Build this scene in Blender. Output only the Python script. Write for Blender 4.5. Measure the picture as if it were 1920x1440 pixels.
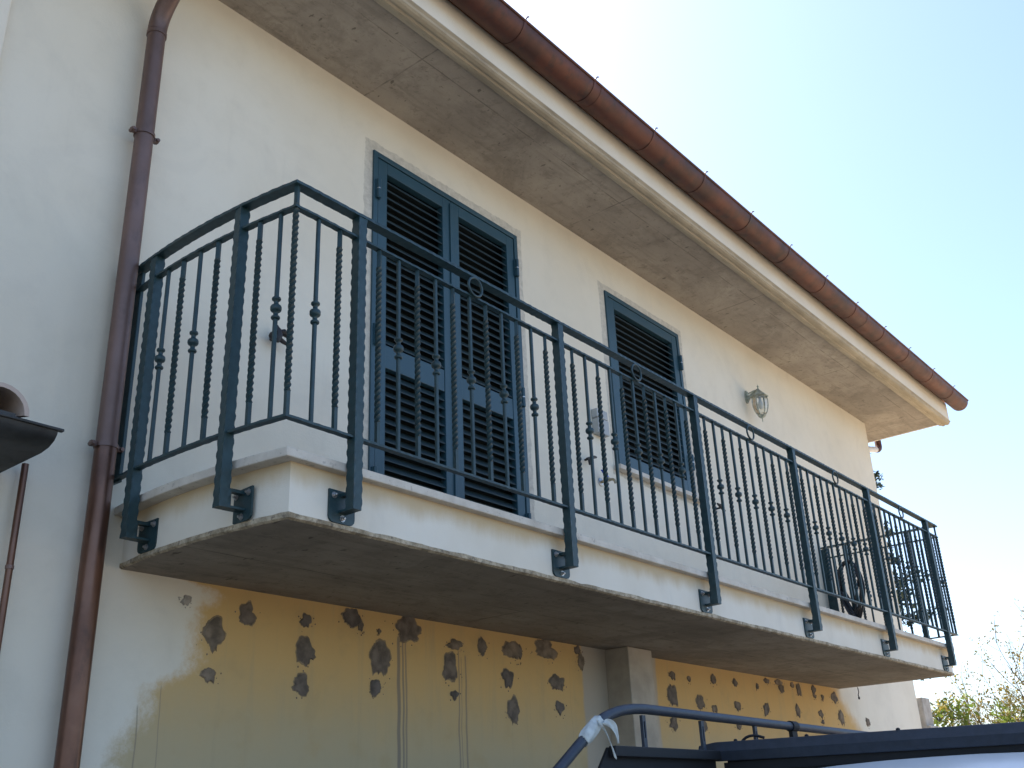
import bpy, bmesh, math, random
from mathutils import Vector, Matrix, noise
R_=math.radians
sc=bpy.context.scene
for o in list(bpy.data.objects): bpy.data.objects.remove(o)
COL=sc.collection
random.seed(7)

# ---------------------------------------------------------------- camera
cam=bpy.data.cameras.new('camera'); camo=bpy.data.objects.new('camera',cam); COL.objects.link(camo)
rot=Matrix(((0.634772,-0.281509,-0.719595),(-0.771643,-0.279636,-0.571289),(-0.040402,0.917909,-0.394729)))
camo.matrix_world=Matrix.Translation((-3.37767,-3.63274,-1.17782)) @ rot.to_4x4()
cam.sensor_width=36; cam.lens=36.0453; cam.clip_start=.05; cam.clip_end=2000
sc.camera=camo
# ---------------------------------------------------------------- sky, sun, exposure
SUN_EL=R_(52); SUN_DIR=Vector((.15*math.cos(SUN_EL),.9887*math.cos(SUN_EL),math.sin(SUN_EL)))
w=bpy.data.worlds.new('World'); sc.world=w; w.use_nodes=True
nt=w.node_tree; bg=nt.nodes['Background']
sky=nt.nodes.new('ShaderNodeTexSky'); sky.sky_type='NISHITA'; sky.sun_disc=False
sky.sun_elevation=SUN_EL; sky.sun_rotation=math.atan2(SUN_DIR.x,SUN_DIR.y)
sky.air_density=1.0; sky.dust_density=2.2; sky.ozone_density=3.0; sky.altitude=100
nt.links.new(sky.outputs[0],bg.inputs[0]); bg.inputs[1].default_value=.15
sl=bpy.data.lights.new('sun','SUN'); sl.energy=5.0; sl.angle=R_(.5); sl.color=(1,.93,.82)
so=bpy.data.objects.new('sun',sl); COL.objects.link(so); so.location=(10,20,20)
so.rotation_euler=SUN_DIR.to_track_quat('Z','Y').to_euler()
sc.view_settings.view_transform='Standard'; sc.view_settings.look='None'
sc.view_settings.exposure=1.33; sc.view_settings.gamma=1; sc.view_settings.use_curve_mapping=False

# ---------------------------------------------------------------- helpers
GZ=-2.78
class MB:
    def __init__(s): s.v=[];s.f=[];s.m=[]
    def add(s,vs,fs,mi=0):
        b=len(s.v); s.v+=[tuple(x) for x in vs]; s.f+=[tuple(b+i for i in f) for f in fs]; s.m+=[mi]*len(fs); return s
    def box(s,a,b,mi=0):
        (x0,y0,z0),(x1,y1,z1)=a,b
        s.add([(x0,y0,z0),(x1,y0,z0),(x1,y1,z0),(x0,y1,z0),(x0,y0,z1),(x1,y0,z1),(x1,y1,z1),(x0,y1,z1)],
          [(0,3,2,1),(4,5,6,7),(0,1,5,4),(1,2,6,5),(2,3,7,6),(3,0,4,7)],mi); return s
    def sweep(s,pts,prof,mi=0,up=Vector((0,0,1)),caps=True,closed=True,scale=None):
        """prof: list of (a,b): a along side, b along up'"""
        pts=[Vector(p) for p in pts]; n=len(pts); m=len(prof); vs=[]
        for i,p in enumerate(pts):
            t=(pts[min(i+1,n-1)]-pts[max(i-1,0)]).normalized()
            if i in (0,n-1): fac=1
            else:
                t1=(pts[i]-pts[i-1]).normalized(); c=t1.dot(t); fac=1/max(c,.5)
            side=t.cross(up)
            if side.length<1e-4: side=t.cross(Vector((0,1,0)))
            side.normalize(); u2=side.cross(t).normalized()
            k=scale[i] if scale else 1
            for a,b in prof: vs.append(p+side*a*fac*k+u2*b*k)
        fs=[]
        for i in range(n-1):
            for j in range(m if closed else m-1):
                j2=(j+1)%m; fs.append((i*m+j,i*m+j2,(i+1)*m+j2,(i+1)*m+j))
        if caps and closed: fs.append(tuple(range(m-1,-1,-1))); fs.append(tuple((n-1)*m+j for j in range(m)))
        s.add(vs,fs,mi); return s
    def tube(s,pts,r,n=10,mi=0,scale=None):
        pr=[(r*math.cos(2*math.pi*k/n),r*math.sin(2*math.pi*k/n)) for k in range(n)]
        t=(Vector(pts[-1])-Vector(pts[0]))
        up=Vector((0,0,1)) if abs(t.normalized().z)<.9 else Vector((0,1,0))
        return s.sweep(pts,pr,mi,up,True,True,scale)
    def lathe(s,prof,c,axis='z',n=16,mi=0,ph=0):
        vs=[];m=len(prof)
        for k in range(n):
            a=2*math.pi*k/n+ph
            for r,z in prof:
                q=(r*math.cos(a),r*math.sin(a),z)
                if axis=='y': q=(q[0],q[2],q[1])
                if axis=='x': q=(q[2],q[0],q[1])
                vs.append((c[0]+q[0],c[1]+q[1],c[2]+q[2]))
        fs=[]
        for k in range(n):
            k2=(k+1)%n
            for j in range(m-1): fs.append((k*m+j,k2*m+j,k2*m+j+1,k*m+j+1))
        fs.append(tuple(k*m for k in range(n-1,-1,-1))); fs.append(tuple(k*m+m-1 for k in range(n)))
        s.add(vs,fs,mi); return s
    def prism(s,poly,z0,z1,mi=0,jit=0):
        n=len(poly)
        s.add([(x,y,z0) for x,y in poly]+[(x,y,z1) for x,y in poly],
          [tuple(range(n-1,-1,-1)),tuple(range(n,2*n))]+[(i,(i+1)%n,n+(i+1)%n,n+i) for i in range(n)],mi); return s
    def yprism(s,poly,y0,y1,mi=0):   # poly in xz
        n=len(poly)
        s.add([(x,y0,z) for x,z in poly]+[(x,y1,z) for x,z in poly],
          [tuple(range(n)),tuple(range(2*n-1,n-1,-1))]+[(i,n+i,n+(i+1)%n,(i+1)%n) for i in range(n)],mi); return s
    def xprism(s,poly,x0,x1,mi=0):   # poly in yz
        n=len(poly)
        s.add([(x0,y,z) for y,z in poly]+[(x1,y,z) for y,z in poly],
          [tuple(range(n-1,-1,-1)),tuple(range(n,2*n))]+[(i,(i+1)%n,n+(i+1)%n,n+i) for i in range(n)],mi); return s
    def build(s,name,mats,parent=None,smooth=False,bevel=0,loc=None,fix=True):
        me=bpy.data.meshes.new(name)
        off=Vector(loc) if loc else Vector((0,0,0))
        me.from_pydata([tuple(Vector(v)-off) for v in s.v],[],s.f)
        if not isinstance(mats,(list,tuple)): mats=[mats]
        for m in mats: me.materials.append(m)
        for p,mi in zip(me.polygons,s.m): p.material_index=mi
        if fix:
            bm=bmesh.new(); bm.from_mesh(me); bmesh.ops.recalc_face_normals(bm,faces=bm.faces)
            bm.to_mesh(me); bm.free()
        o=bpy.data.objects.new(name,me); COL.objects.link(o)
        if loc: o.location=off
        if parent: 
            o.parent=parent
            if loc is None: o.location=-world_loc(parent)
            else: o.location=off-world_loc(parent)
        if smooth:
            for p in me.polygons: p.use_smooth=True
            md=o.modifiers.new('es','EDGE_SPLIT'); md.split_angle=R_(40)
        if bevel:
            md=o.modifiers.new('bv','BEVEL'); md.width=bevel; md.segments=2; md.limit_method='ANGLE'; md.angle_limit=R_(40)
        return o
def world_loc(o):
    v=Vector(o.location); p=o.parent
    while p: v=v+Vector(p.location); p=p.parent
    return v
def tag(o,label=None,cat=None,group=None,kind=None):
    if label: o['label']=label
    if cat: o['category']=cat
    if group: o['group']=group
    if kind: o['kind']=kind
    return o
def empty(name,loc,label=None,cat=None,group=None):
    o=bpy.data.objects.new(name,None); COL.objects.link(o); o.location=loc; o.empty_display_size=.1
    return tag(o,label,cat,group)

# ---------------------------------------------------------------- materials
class N:
    """tiny node builder"""
    def __init__(s,name):
        s.m=bpy.data.materials.new(name); s.m.use_nodes=True; s.t=s.m.node_tree
        s.b=s.t.nodes['Principled BSDF']; s.tc=s.t.nodes.new('ShaderNodeTexCoord')
        s.geo=s.t.nodes.new('ShaderNodeNewGeometry'); s.sep=None
    def pos(s): return s.geo.outputs['Position']
    def xyz(s):
        if not s.sep:
            s.sep=s.t.nodes.new('ShaderNodeSeparateXYZ'); s.t.links.new(s.pos(),s.sep.inputs[0])
        return s.sep.outputs
    def math(s,op,a,b=None,c=None,clamp=False):
        n=s.t.nodes.new('ShaderNodeMath'); n.operation=op; n.use_clamp=clamp
        for i,v in enumerate((a,b,c)):
            if v is None: continue
            if isinstance(v,(int,float)): n.inputs[i].default_value=v
            else: s.t.links.new(v,n.inputs[i])
        return n.outputs[0]
    def noise(s,scale,detail=4,rough=.55,vec=None,stretch=None,dist=0):
        n=s.t.nodes.new('ShaderNodeTexNoise'); n.inputs['Scale'].default_value=scale
        n.inputs['Detail'].default_value=detail; n.inputs['Roughness'].default_value=rough
        n.inputs['Distortion'].default_value=dist
        v=vec or s.pos()
        if stretch:
            mp=s.t.nodes.new('ShaderNodeMapping'); mp.inputs['Scale'].default_value=stretch
            s.t.links.new(v,mp.inputs[0]); v=mp.outputs[0]
        s.t.links.new(v,n.inputs['Vector']); return n.outputs[0]
    def ss(s,x,a,b):   # smoothstep-like map
        n=s.t.nodes.new('ShaderNodeMapRange'); n.interpolation_type='SMOOTHSTEP'
        s.t.links.new(x,n.inputs[0]); n.inputs[1].default_value=a; n.inputs[2].default_value=b
        return n.outputs[0]
    def mix(s,f,a,b,mode='MIX'):
        n=s.t.nodes.new('ShaderNodeMix'); n.data_type='RGBA'; n.blend_type=mode
        def put(sock,v):
            if isinstance(v,(tuple,list)): sock.default_value=(*v[:3],1)
            elif isinstance(v,(int,float)): sock.default_value=v
            else: s.t.links.new(v,sock)
        put(n.inputs[0],f); put(n.inputs[6],a); put(n.inputs[7],b); return n.outputs[2]
    def out(s,col=None,rough=None,metal=None,bump=None,bstr=.2,bdist=.01,spec=None,coat=None):
        def put(k,v):
            if v is None: return
            if isinstance(v,(tuple,list)): s.b.inputs[k].default_value=(*v[:3],1)
            elif isinstance(v,(int,float)): s.b.inputs[k].default_value=v
            else: s.t.links.new(v,s.b.inputs[k])
        put('Base Color',col); put('Roughness',rough); put('Metallic',metal); put('Specular IOR Level',spec); put('Coat Weight',coat)
        if bump is not None:
            n=s.t.nodes.new('ShaderNodeBump'); n.inputs['Strength'].default_value=bstr; n.inputs['Distance'].default_value=bdist
            s.t.links.new(bump,n.inputs['Height']); s.t.links.new(n.outputs[0],s.b.inputs['Normal'])
        return s.m
def simple(name,col,rough=.5,metal=0,var=.15,nscale=12,bump=0,bscale=60,spec=None):
    n=N(name); a=n.noise(nscale,4)
    c2=tuple(c*(1-var) for c in col); c3=tuple(min(1,c*(1+var)) for c in col)
    c=n.mix(n.ss(a,.3,.7),c2,c3)
    return n.out(c,rough,metal,n.noise(bscale,3) if bump else None,bump,.004,spec)

CREAM=(.74,.68,.56)
def mat_wall():
    n=N('cream_wall_plaster'); X,Y,Z=n.xyz()
    big=n.noise(.8,3); mid=n.noise(5,5,.6); fine=n.noise(70,4,.7)
    c=n.mix(n.ss(big,.3,.7),(.70,.64,.52),(.76,.71,.60))
    c=n.mix(n.math('MULTIPLY',n.ss(mid,.45,.75),.35),c,(.62,.57,.47))
    c=n.mix(n.math('MULTIPLY',n.ss(n.noise(2.2,6,.7,dist=.8),.5,.68),.22),c,(.60,.56,.48))
    c=n.mix(n.math('MULTIPLY',n.ss(n.noise(3,5,.7,stretch=(3,1,.3)),.58,.78),.20),c,(.54,.50,.42))
    # unpainted yellow area below the balcony
    j=n.math('MULTIPLY',n.math('SUBTRACT',n.noise(6,5,.65),.5),.34)
    ramp=n.t.nodes.new('ShaderNodeFloatCurve')
    zz=n.math('MULTIPLY_ADD',Z,-1/.8,-.2/.8)     # z -.2 ->0, -1.0 ->1
    n.t.links.new(zz,ramp.inputs['Value'])
    cu=ramp.mapping.curves[0]
    P=[(0,.05),(.06,.42),(.17,.36),(.36,.35),(.45,.33),(.5,.25),(.56,.17),(.66,.15),(.82,.06),(1,.04)]
    cu.points[0].location=P[0]; cu.points[1].location=P[-1]
    for p in P[1:-1]: cu.points.new(*p)
    ramp.mapping.update()
    bx=n.math('MULTIPLY_ADD',n.math('MAXIMUM',ramp.outputs[0],.03),1.0,-1.29)
    e1=n.math('SUBTRACT',n.math('ADD',X,n.math('MULTIPLY',j,.35)),bx)
    e1b=n.math('ADD',e1,n.math('MULTIPLY',n.math('SUBTRACT',n.noise(17,6,.8),.5),.22))
    m1=n.ss(e1b,-.055,.085)
    e2=n.math('SUBTRACT',n.math('MULTIPLY_ADD',Z,-1.3,5.22),n.math('ADD',X,j))
    m2=n.ss(e2,-.10,.14)
    below=n.ss(n.math('MULTIPLY',Z,-1),.203,.209)
    m=n.math('MULTIPLY',n.math('MULTIPLY',m1,m2),below)
    # fading of the yellow further down
    fade=n.ss(n.math('ADD',Z,n.math('MULTIPLY',j,.6)),-.95,-.42)
    yel=n.mix(fade,(.47,.385,.235),(.61,.40,.165))
    yel=n.mix(n.math('MULTIPLY',n.ss(mid,.5,.7),.35),yel,(.46,.33,.16))
    yel=n.mix(n.math('MULTIPLY',n.ss(n.noise(4,5,.7,stretch=(3,1,.25)),.52,.75),.35),yel,(.40,.33,.20))
    c=n.mix(m,c,yel)
    # bare render each side of the pilaster
    g=n.math('MULTIPLY',n.ss(n.math('ABSOLUTE',n.math('SUBTRACT',n.math('ADD',X,n.math('MULTIPLY',j,.12)),2.16)),.43,.40),below)
    c=n.mix(g,c,(.44,.38,.30))
    # grey repair bands round the shutters
    def rect(cx,cz,hw,hh):
        ax=n.math('SUBTRACT',n.math('ABSOLUTE',n.math('SUBTRACT',X,cx)),hw)
        az=n.math('SUBTRACT',n.math('ABSOLUTE',n.math('SUBTRACT',Z,cz)),hh)
        return n.math('MAXIMUM',ax,az)
    d=n.math('MINIMUM',rect(.65,1.2,.65,1.245),rect(2.86,1.745,.53,.69))
    jj=n.math('MULTIPLY',n.math('SUBTRACT',n.noise(9,5,.7),.5),.05)
    band=n.ss(n.math('ADD',d,jj),.066,.058)
    gc=n.mix(n.ss(n.noise(25,5,.7),.3,.7),(.42,.39,.33),(.60,.56,.48))
    c=n.mix(n.math('MULTIPLY',band,.85),c,gc)
    # hairline run marks
    def run(x0,z0,wd,s1):
        a=n.math('ABSOLUTE',n.math('SUBTRACT',n.math('ADD',X,n.math('MULTIPLY',n.math('SUBTRACT',n.noise(2.5,2),.5),.05)),x0))
        return n.math('MULTIPLY',n.math('MULTIPLY',n.ss(a,wd,wd*.5),n.ss(Z,z0,z0-.02)),s1)
    rr=None
    for x0,z0,wd,s1 in ((.222,-.30,.014,.75),(.252,-.32,.008,.7),(.272,-.31,.008,.6),(.655,-.33,.007,.6),(.675,-.36,.004,.5),(.71,-.35,.008,.6),(-1.15,-.70,.004,.5),(-1.06,-.62,.003,.4),(1.62,-.28,.003,.15)):
        k=run(x0,z0,wd,s1); rr=k if rr is None else n.math('MAXIMUM',rr,k)
    c=n.mix(rr,c,(.20,.17,.14))
    bump=n.math('ADD',n.math('MULTIPLY',fine,.5),n.math('MULTIPLY',n.noise(14,3),.6))
    return n.out(c,.9,0,bump,.5,.005,.2)
def mat_plaster(name='cream_plaster',top=None):
    n=N(name); X,Y,Z=n.xyz()
    c=n.mix(n.ss(n.noise(2,4),.3,.7),(.70,.64,.53),(.77,.72,.62))
    if top is not None:   # yellow-brown run stains under the coping
        s_=n.noise(7,5,.65,stretch=(1,1,.25))
        st=n.math('MULTIPLY',n.ss(n.math('ADD',Z,n.math('MULTIPLY',s_,.11)),top-.03,top+.055),.75)
        c=n.mix(st,c,(.52,.38,.20))
        d2=n.math('MULTIPLY',n.ss(n.noise(3,4,.6,stretch=(1,1,.4)),.55,.75),.3)
        c=n.mix(d2,c,(.45,.42,.36))
    return n.out(c,.9,0,n.noise(60,5,.7),.35,.004,.2)
def mat_soffit(name,a,b,seam_y,joints,jx):
    n=N(name); X,Y,Z=n.xyz()
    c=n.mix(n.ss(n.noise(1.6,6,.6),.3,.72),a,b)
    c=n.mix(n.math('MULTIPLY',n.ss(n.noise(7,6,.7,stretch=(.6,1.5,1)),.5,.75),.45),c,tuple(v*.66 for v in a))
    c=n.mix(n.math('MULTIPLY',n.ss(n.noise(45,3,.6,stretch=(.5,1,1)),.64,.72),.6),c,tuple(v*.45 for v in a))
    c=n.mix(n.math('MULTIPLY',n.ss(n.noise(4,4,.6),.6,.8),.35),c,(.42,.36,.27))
    wob=n.math('MULTIPLY',n.math('SUBTRACT',n.noise(3,3),.5),.012)
    ln=None
    for sy,wd in seam_y:
        k=n.ss(n.math('ABSOLUTE',n.math('SUBTRACT',n.math('ADD',Y,wob),sy)),wd,wd*.3); ln=k if ln is None else n.math('MAXIMUM',ln,k)
    fx=n.math('ABSOLUTE',n.math('SUBTRACT',n.math('PINGPONG',n.math('ADD',n.math('ADD',X,wob),jx),joints/2),0))
    k=n.ss(fx,.007,.002); ln=n.math('MAXIMUM',ln,k)
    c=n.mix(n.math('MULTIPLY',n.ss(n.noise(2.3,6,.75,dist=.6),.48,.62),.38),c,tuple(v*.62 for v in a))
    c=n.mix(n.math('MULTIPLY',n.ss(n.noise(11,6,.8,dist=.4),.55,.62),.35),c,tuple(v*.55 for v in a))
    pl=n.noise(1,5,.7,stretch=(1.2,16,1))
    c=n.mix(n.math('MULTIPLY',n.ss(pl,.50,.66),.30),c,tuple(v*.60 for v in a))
    if seam_y[0][0]<-.46:      # damp staining along the outer edge
        dm=n.math('MULTIPLY',n.ss(n.math('ADD',n.math('MULTIPLY',Y,-1),n.math('MULTIPLY',n.noise(2.2,5,.7),.35)),.66,.80),.42)
        c=n.mix(dm,c,tuple(v*.55 for v in a))
    sp=n.ss(n.noise(28,2,.5,stretch=(1,.45,1)),.69,.74)
    c=n.mix(n.math('MULTIPLY',sp,.7),c,tuple(v*.35 for v in a))
    brk=n.ss(n.noise(4,4),.40,.6)
    c=n.mix(n.math('MULTIPLY',ln,n.math('MULTIPLY_ADD',brk,.62,.12)),c,tuple(v*.45 for v in a))
    return n.out(c,.92,0,n.math('ADD',n.noise(40,5,.7),n.math('MULTIPLY',ln,-.6)),.4,.004,.2)
def mat_stone():
    n=N('pale_coping_stone')
    c=n.mix(n.ss(n.noise(6,6,.65),.3,.7),(.50,.45,.38),(.66,.61,.53))
    c=n.mix(n.math('MULTIPLY',n.ss(n.noise(40,3,.6),.62,.7),.5),c,(.28,.25,.21))
    return n.out(c,.75,0,n.noise(90,4),.25,.003,.3)
def mat_lip():
    n=N('rough_concrete_edge')
    c=n.mix(n.ss(n.noise(18,6,.75),.35,.65),(.26,.21,.14),(.56,.47,.34))
    c=n.mix(n.math('MULTIPLY',n.ss(n.noise(45,3,.6),.56,.66),.7),c,(.16,.13,.10))
    return n.out(c,.95,0,n.noise(50,5,.8),.8,.008,.2)
def mat_copper(name,a,b,c_,metal,rough):
    n=N(name)
    c=n.mix(n.ss(n.noise(3,5,.65),.3,.7),a,b)
    c=n.mix(n.math('MULTIPLY',n.ss(n.noise(9,5,.7,stretch=(1,1,.5)),.5,.72),.7),c,c_)
    return n.out(c,n.math('MULTIPLY_ADD',n.noise(14,4),.3,rough-.12),metal,n.noise(30,3),.12,.003)
def mat_iron():
    n=N('blue_green_hammered_paint')
    c=n.mix(n.ss(n.noise(30,3),.3,.7),(.0095,.033,.039),(.016,.048,.056))
    return n.out(c,.45,0,n.noise(45,2,.5),.3,.003,.5)
M={}
M['wall']=mat_wall(); M['plaster']=mat_plaster(); M['bface']=mat_plaster('stained_balcony_plaster',-.02)
M['soffit']=mat_soffit('board_marked_eave_concrete',(.32,.28,.235),(.44,.39,.325),((-.47,.005),),1.975,.075)
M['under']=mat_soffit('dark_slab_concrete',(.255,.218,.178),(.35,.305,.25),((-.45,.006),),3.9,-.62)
def mat_cornice():
    n=N('ochre_cornice_moulding')
    c=n.mix(n.ss(n.noise(9,5,.6,stretch=(.25,1,1)),.3,.7),(.36,.31,.23),(.50,.43,.32))
    c=n.mix(n.math('MULTIPLY',n.ss(n.noise(26,4,.7,stretch=(.3,1,1)),.55,.7),.5),c,(.26,.22,.17))
    return n.out(c,.9,0,n.noise(60,4,.6),.2,.002,.2)
M['cornice']=mat_cornice()
M['stone']=mat_stone(); M['lip']=mat_lip()
M['pipe']=mat_copper('aged_copper_pipe',(.155,.100,.085),(.21,.135,.115),(.105,.072,.062),.5,.45)
M['pipe2']=mat_copper('dark_brown_copper_pipe',(.125,.064,.045),(.175,.092,.064),(.070,.042,.034),.7,.32)
M['gutter']=mat_copper('oxidised_copper_gutter',(.135,.045,.027),(.062,.028,.022),(.036,.028,.026),.35,.50)
M['iron']=mat_iron()
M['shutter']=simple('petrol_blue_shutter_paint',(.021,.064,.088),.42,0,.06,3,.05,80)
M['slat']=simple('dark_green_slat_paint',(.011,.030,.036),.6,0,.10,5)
M['black_iron']=simple('black_cast_iron',(.012,.010,.012),.5,0,.3,20,.3,60)
M['dark']=simple('gap_shade',(.006,.015,.017),.9,0,.1)  # near-black teal, the shade between louvre slats put into colour
M['steel']=simple('galvanised_steel',(.45,.45,.45),.35,.9,.15,40)
M['terra']=mat_copper('weathered_terracotta',(.42,.33,.27),(.52,.42,.36),(.20,.14,.11),0,.9)
M['terra_roof']=mat_copper('terracotta_roof',(.40,.18,.10),(.48,.25,.15),(.22,.13,.09),0,.9)
M['tray']=simple('dark_grey_metal_canopy',(.035,.037,.038),.55,.2,.45,10,.3,30)
M['mortar']=simple('dark_cement_mortar',(.150,.120,.094),.95,0,.32,22,.6,60)
M['mortar2']=simple('pale_grey_mortar',(.34,.31,.27),.95,0,.25,22,.6,60)
M['smear']=simple('thin_cement_smear',(.26,.19,.11),.95,0,.3,30,.3,60)
M['mortar3']=simple('brownish_cement_mortar',(.185,.145,.105),.95,0,.40,16,.6,60)
M['mortar4']=simple('darker_cement_mortar',(.120,.100,.085),.95,0,.35,16,.6,60)
M['pier']=simple('bare_render',(.40,.35,.28),.92,0,.15,6,.4,50)
M['lampm']=simple('antique_green_white_metal',(.36,.38,.31),.5,.2,.28,35)
M['plastic']=simple('grey_plastic',(.38,.39,.38),.45,0,.05)
M['brass']=simple('tarnished_brass',(.40,.33,.22),.35,.85,.15,30)
M['blue']=simple('blue_lever_paint',(.02,.07,.42),.35,0,.05)
M['rubber']=simple('black_rubber_hose',(.010,.011,.014),.38,0,.2)
M['rack']=simple('powder_coated_black_rack',(.030,.040,.058),.5,.1,.12,30,.15,180)
M['rackd']=simple('black_rack_plate',(.006,.007,.009),.7,.0,.15,20)
M['cloth']=simple('dirty_white_cloth',(.50,.52,.49),.85,0,.15,30,.5,90)
M['whitepipe']=simple('white_plastic_pipe',(.75,.75,.78),.4,0,.05)
M['paint']=simple('pale_blue_car_paint',(.66,.70,.72),.22,.1,.02)
M['tyre']=simple('tyre_rubber',(.02,.02,.02),.8)
M['asphalt']=simple('pale_paved_ground',(.13,.12,.10),.9,0,.2,3,.3,40)
M['bounce']=simple('warm_bounce_ground',(.44,.35,.24),.95,0,.15,2,.3,30)  # pale warm tone chosen for the light it throws back
M['concrete']=simple('grey_concrete',(.36,.34,.31),.92,0,.2,10,.4,50)
def glass(name,col,rough=.03):
    n=N(name); n.b.inputs['Transmission Weight'].default_value=1; n.b.inputs['IOR'].default_value=1.45
    return n.out(col,rough)
M['glass']=glass('clear_lamp_glass',(.92,.96,.95),.06)
M['carglass']=simple('dark_car_glass',(.01,.012,.015),.06)
def leafmat(name,a,b,tr=.45):
    n=N(name); c=n.mix(n.ss(n.noise(3,3),.3,.7),a,b)
    n.out(c,.55)
    t=n.t; tb=t.nodes.new('ShaderNodeBsdfTranslucent'); t.links.new(c,tb.inputs[0])
    mx=t.nodes.new('ShaderNodeMixShader'); mx.inputs[0].default_value=tr
    t.links.new(n.b.outputs[0],mx.inputs[1]); t.links.new(tb.outputs[0],mx.inputs[2])
    t.links.new(mx.outputs[0],t.nodes['Material Output'].inputs[0]); return n.m
M['needle']=leafmat('cedar_needles',(.030,.055,.032),(.06,.085,.05),.2)
M['yleaf']=leafmat('yellowing_leaves',(.34,.28,.06),(.42,.30,.07),.5)
M['gleaf']=leafmat('light_green_leaves',(.10,.16,.025),(.20,.24,.04),.5)
M['bark']=simple('grey_brown_bark',(.12,.085,.06),.9,0,.3,15,.6,40)

# ---------------------------------------------------------------- ground
g=MB(); NG=40; S=900
g.add([(-S,-S,GZ),(S,-S,GZ),(S,S,GZ),(-S,S,GZ)],[(0,1,2,3)])
tag(g.build('ground',M['asphalt']),kind='structure')
tag(MB().add([(6.2,-60,GZ+.004),(60,-60,GZ+.004),(60,60,GZ+.004),(8.0,60,GZ+.004),(8.0,0,GZ+.004),(6.2,-2,GZ+.004)],[(0,1,2,3,4,5)]).build('bounce_yard',M['bounce']),kind='structure')  # unseen ground patch, added to bounce warm sunlight onto the right-hand wall and eaves

# ---------------------------------------------------------------- house
house=empty('house',(0,0,GZ),'cream plastered house with a long balcony under deep concrete eaves','house')
XC=7.5; XL=-6.5; ZT=3.05; YB=8
wl=MB()
xs=[XL,0,1.307,2.34,3.39,XC]; zs=[GZ,0.0,1.06,2.44,ZT]
for i in range(len(xs)-1):
    for j in range(len(zs)-1):
        if i==1 and j in (1,2): continue
        if i==3 and j==2: continue
        a,b,c,d=xs[i],xs[i+1],zs[j],zs[j+1]
        wl.add([(a,0,c),(b,0,c),(b,0,d),(a,0,d)],[(0,1,2,3)])
for a,b,c,d in ((0,1.307,0,2.44),(2.34,3.39,1.06,2.44)):
    y=.22
    wl.add([(a,0,c),(a,0,d),(a,y,d),(a,y,c)],[(0,1,2,3)]); wl.add([(b,0,c),(b,y,c),(b,y,d),(b,0,d)],[(0,1,2,3)])
    wl.add([(a,0,d),(b,0,d),(b,y,d),(a,y,d)],[(0,1,2,3)]); wl.add([(a,0,c),(a,y,c),(b,y,c),(b,0,c)],[(0,1,2,3)])
    wl.add([(a,y,c),(b,y,c),(b,y,d),(a,y,d)],[(0,1,2,3)])
wl.add([(XC,0,GZ),(XC,YB,GZ),(XC,YB,ZT),(XC,YB/2,4.6),(XC,0,ZT)],[(0,1,2,3,4)])
wl.add([(XL,0,GZ),(XL,YB,GZ),(XL,YB,ZT),(XL,YB/2,4.6),(XL,0,ZT)],[(4,3,2,1,0)])
wl.add([(XL,YB,GZ),(XC,YB,GZ),(XC,YB,ZT),(XL,YB,ZT)],[(3,2,1,0)])
wl.build('wall',M['wall'],house,fix=False)
MB().box((XL,-.035,GZ),(-2.075,.002,2.76)).build('wall_pier',M['plaster'],house,bevel=.008)
# eaves
SX=8.17; SL=-6.9
MB().box((SL,-.60,2.784),(SX,.3,2.84)).build('eave_soffit',M['soffit'],house)
MB().box((XC+.002,.3,2.784),(SX,YB+.7,2.84)).build('gable_soffit',M['soffit'],house)
cor=[(-.60,2.86),(-.60,2.774),(-.622,2.770),(-.630,2.760),(-.652,2.758),(-.660,2.766),(-.672,2.768),(-.678,2.760),(-.700,2.764),(-.712,2.772),(-.716,2.784),(-.728,2.794),(-.728,2.799),(-.70,2.799),(-.70,2.86)]
c_=MB(); c_.xprism(cor,SL-.01,SX+.02)
c_.build('cornice',M['cornice'],house)
MB().box((SL-.02,-.722,2.795),(SX+.012,-.60,3.015)).build('fascia',M['plaster'],house,bevel=.006)
MB().box((SX-.02,-.598,2.780),(SX+.006,YB,3.015)).build('gable_fascia',M['plaster'],house,bevel=.004)
# roof: two slopes with tile courses
def roofslope(y0,z0,y1,z1,name):
    rb=MB(); n=78; x0=SL-.05; x1=SX+.1
    for k in range(n):
        a=x0+(x1-x0)*k/n; b=x0+(x1-x0)*(k+1)/n; r=(b-a)/2
        vs=[]
        for t in range(7):
            an=math.pi*t/6; vs.append((a+r-r*math.cos(an),0,.03+r*.7*math.sin(an)))
        P=[(v[0],y0,z0+v[2]) for v in vs]+[(v[0],y1,z1+v[2]) for v in vs]
        rb.add(P,[(i,i+1,8+i,7+i) for i in range(6)]+[tuple(range(6,-1,-1))])
    s_=1 if y1>y0 else -1
    rb.add([(x0,y0,z0),(x1,y0,z0),(x1,y1,z1),(x0,y1,z1),(x0,y0,z0+.03),(x1,y0,z0+.03),(x1,y1,z1+.03),(x0,y1,z1+.03)],
      [(0,3,2,1),(4,5,6,7),(0,1,5,4),(1,2,6,5),(2,3,7,6),(3,0,4,7)])
    return rb.build(name,M['terra_roof'],house)
roofslope(-.80,3.02,4.0,4.72,'roof'); roofslope(8.8,3.02,4.0,4.72,'roof')
# pilaster below the balcony
MB().box((2.0,-.17,GZ),(2.27,.002,-.210)).build('pilaster',M['pier'],house,bevel=.006)

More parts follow.
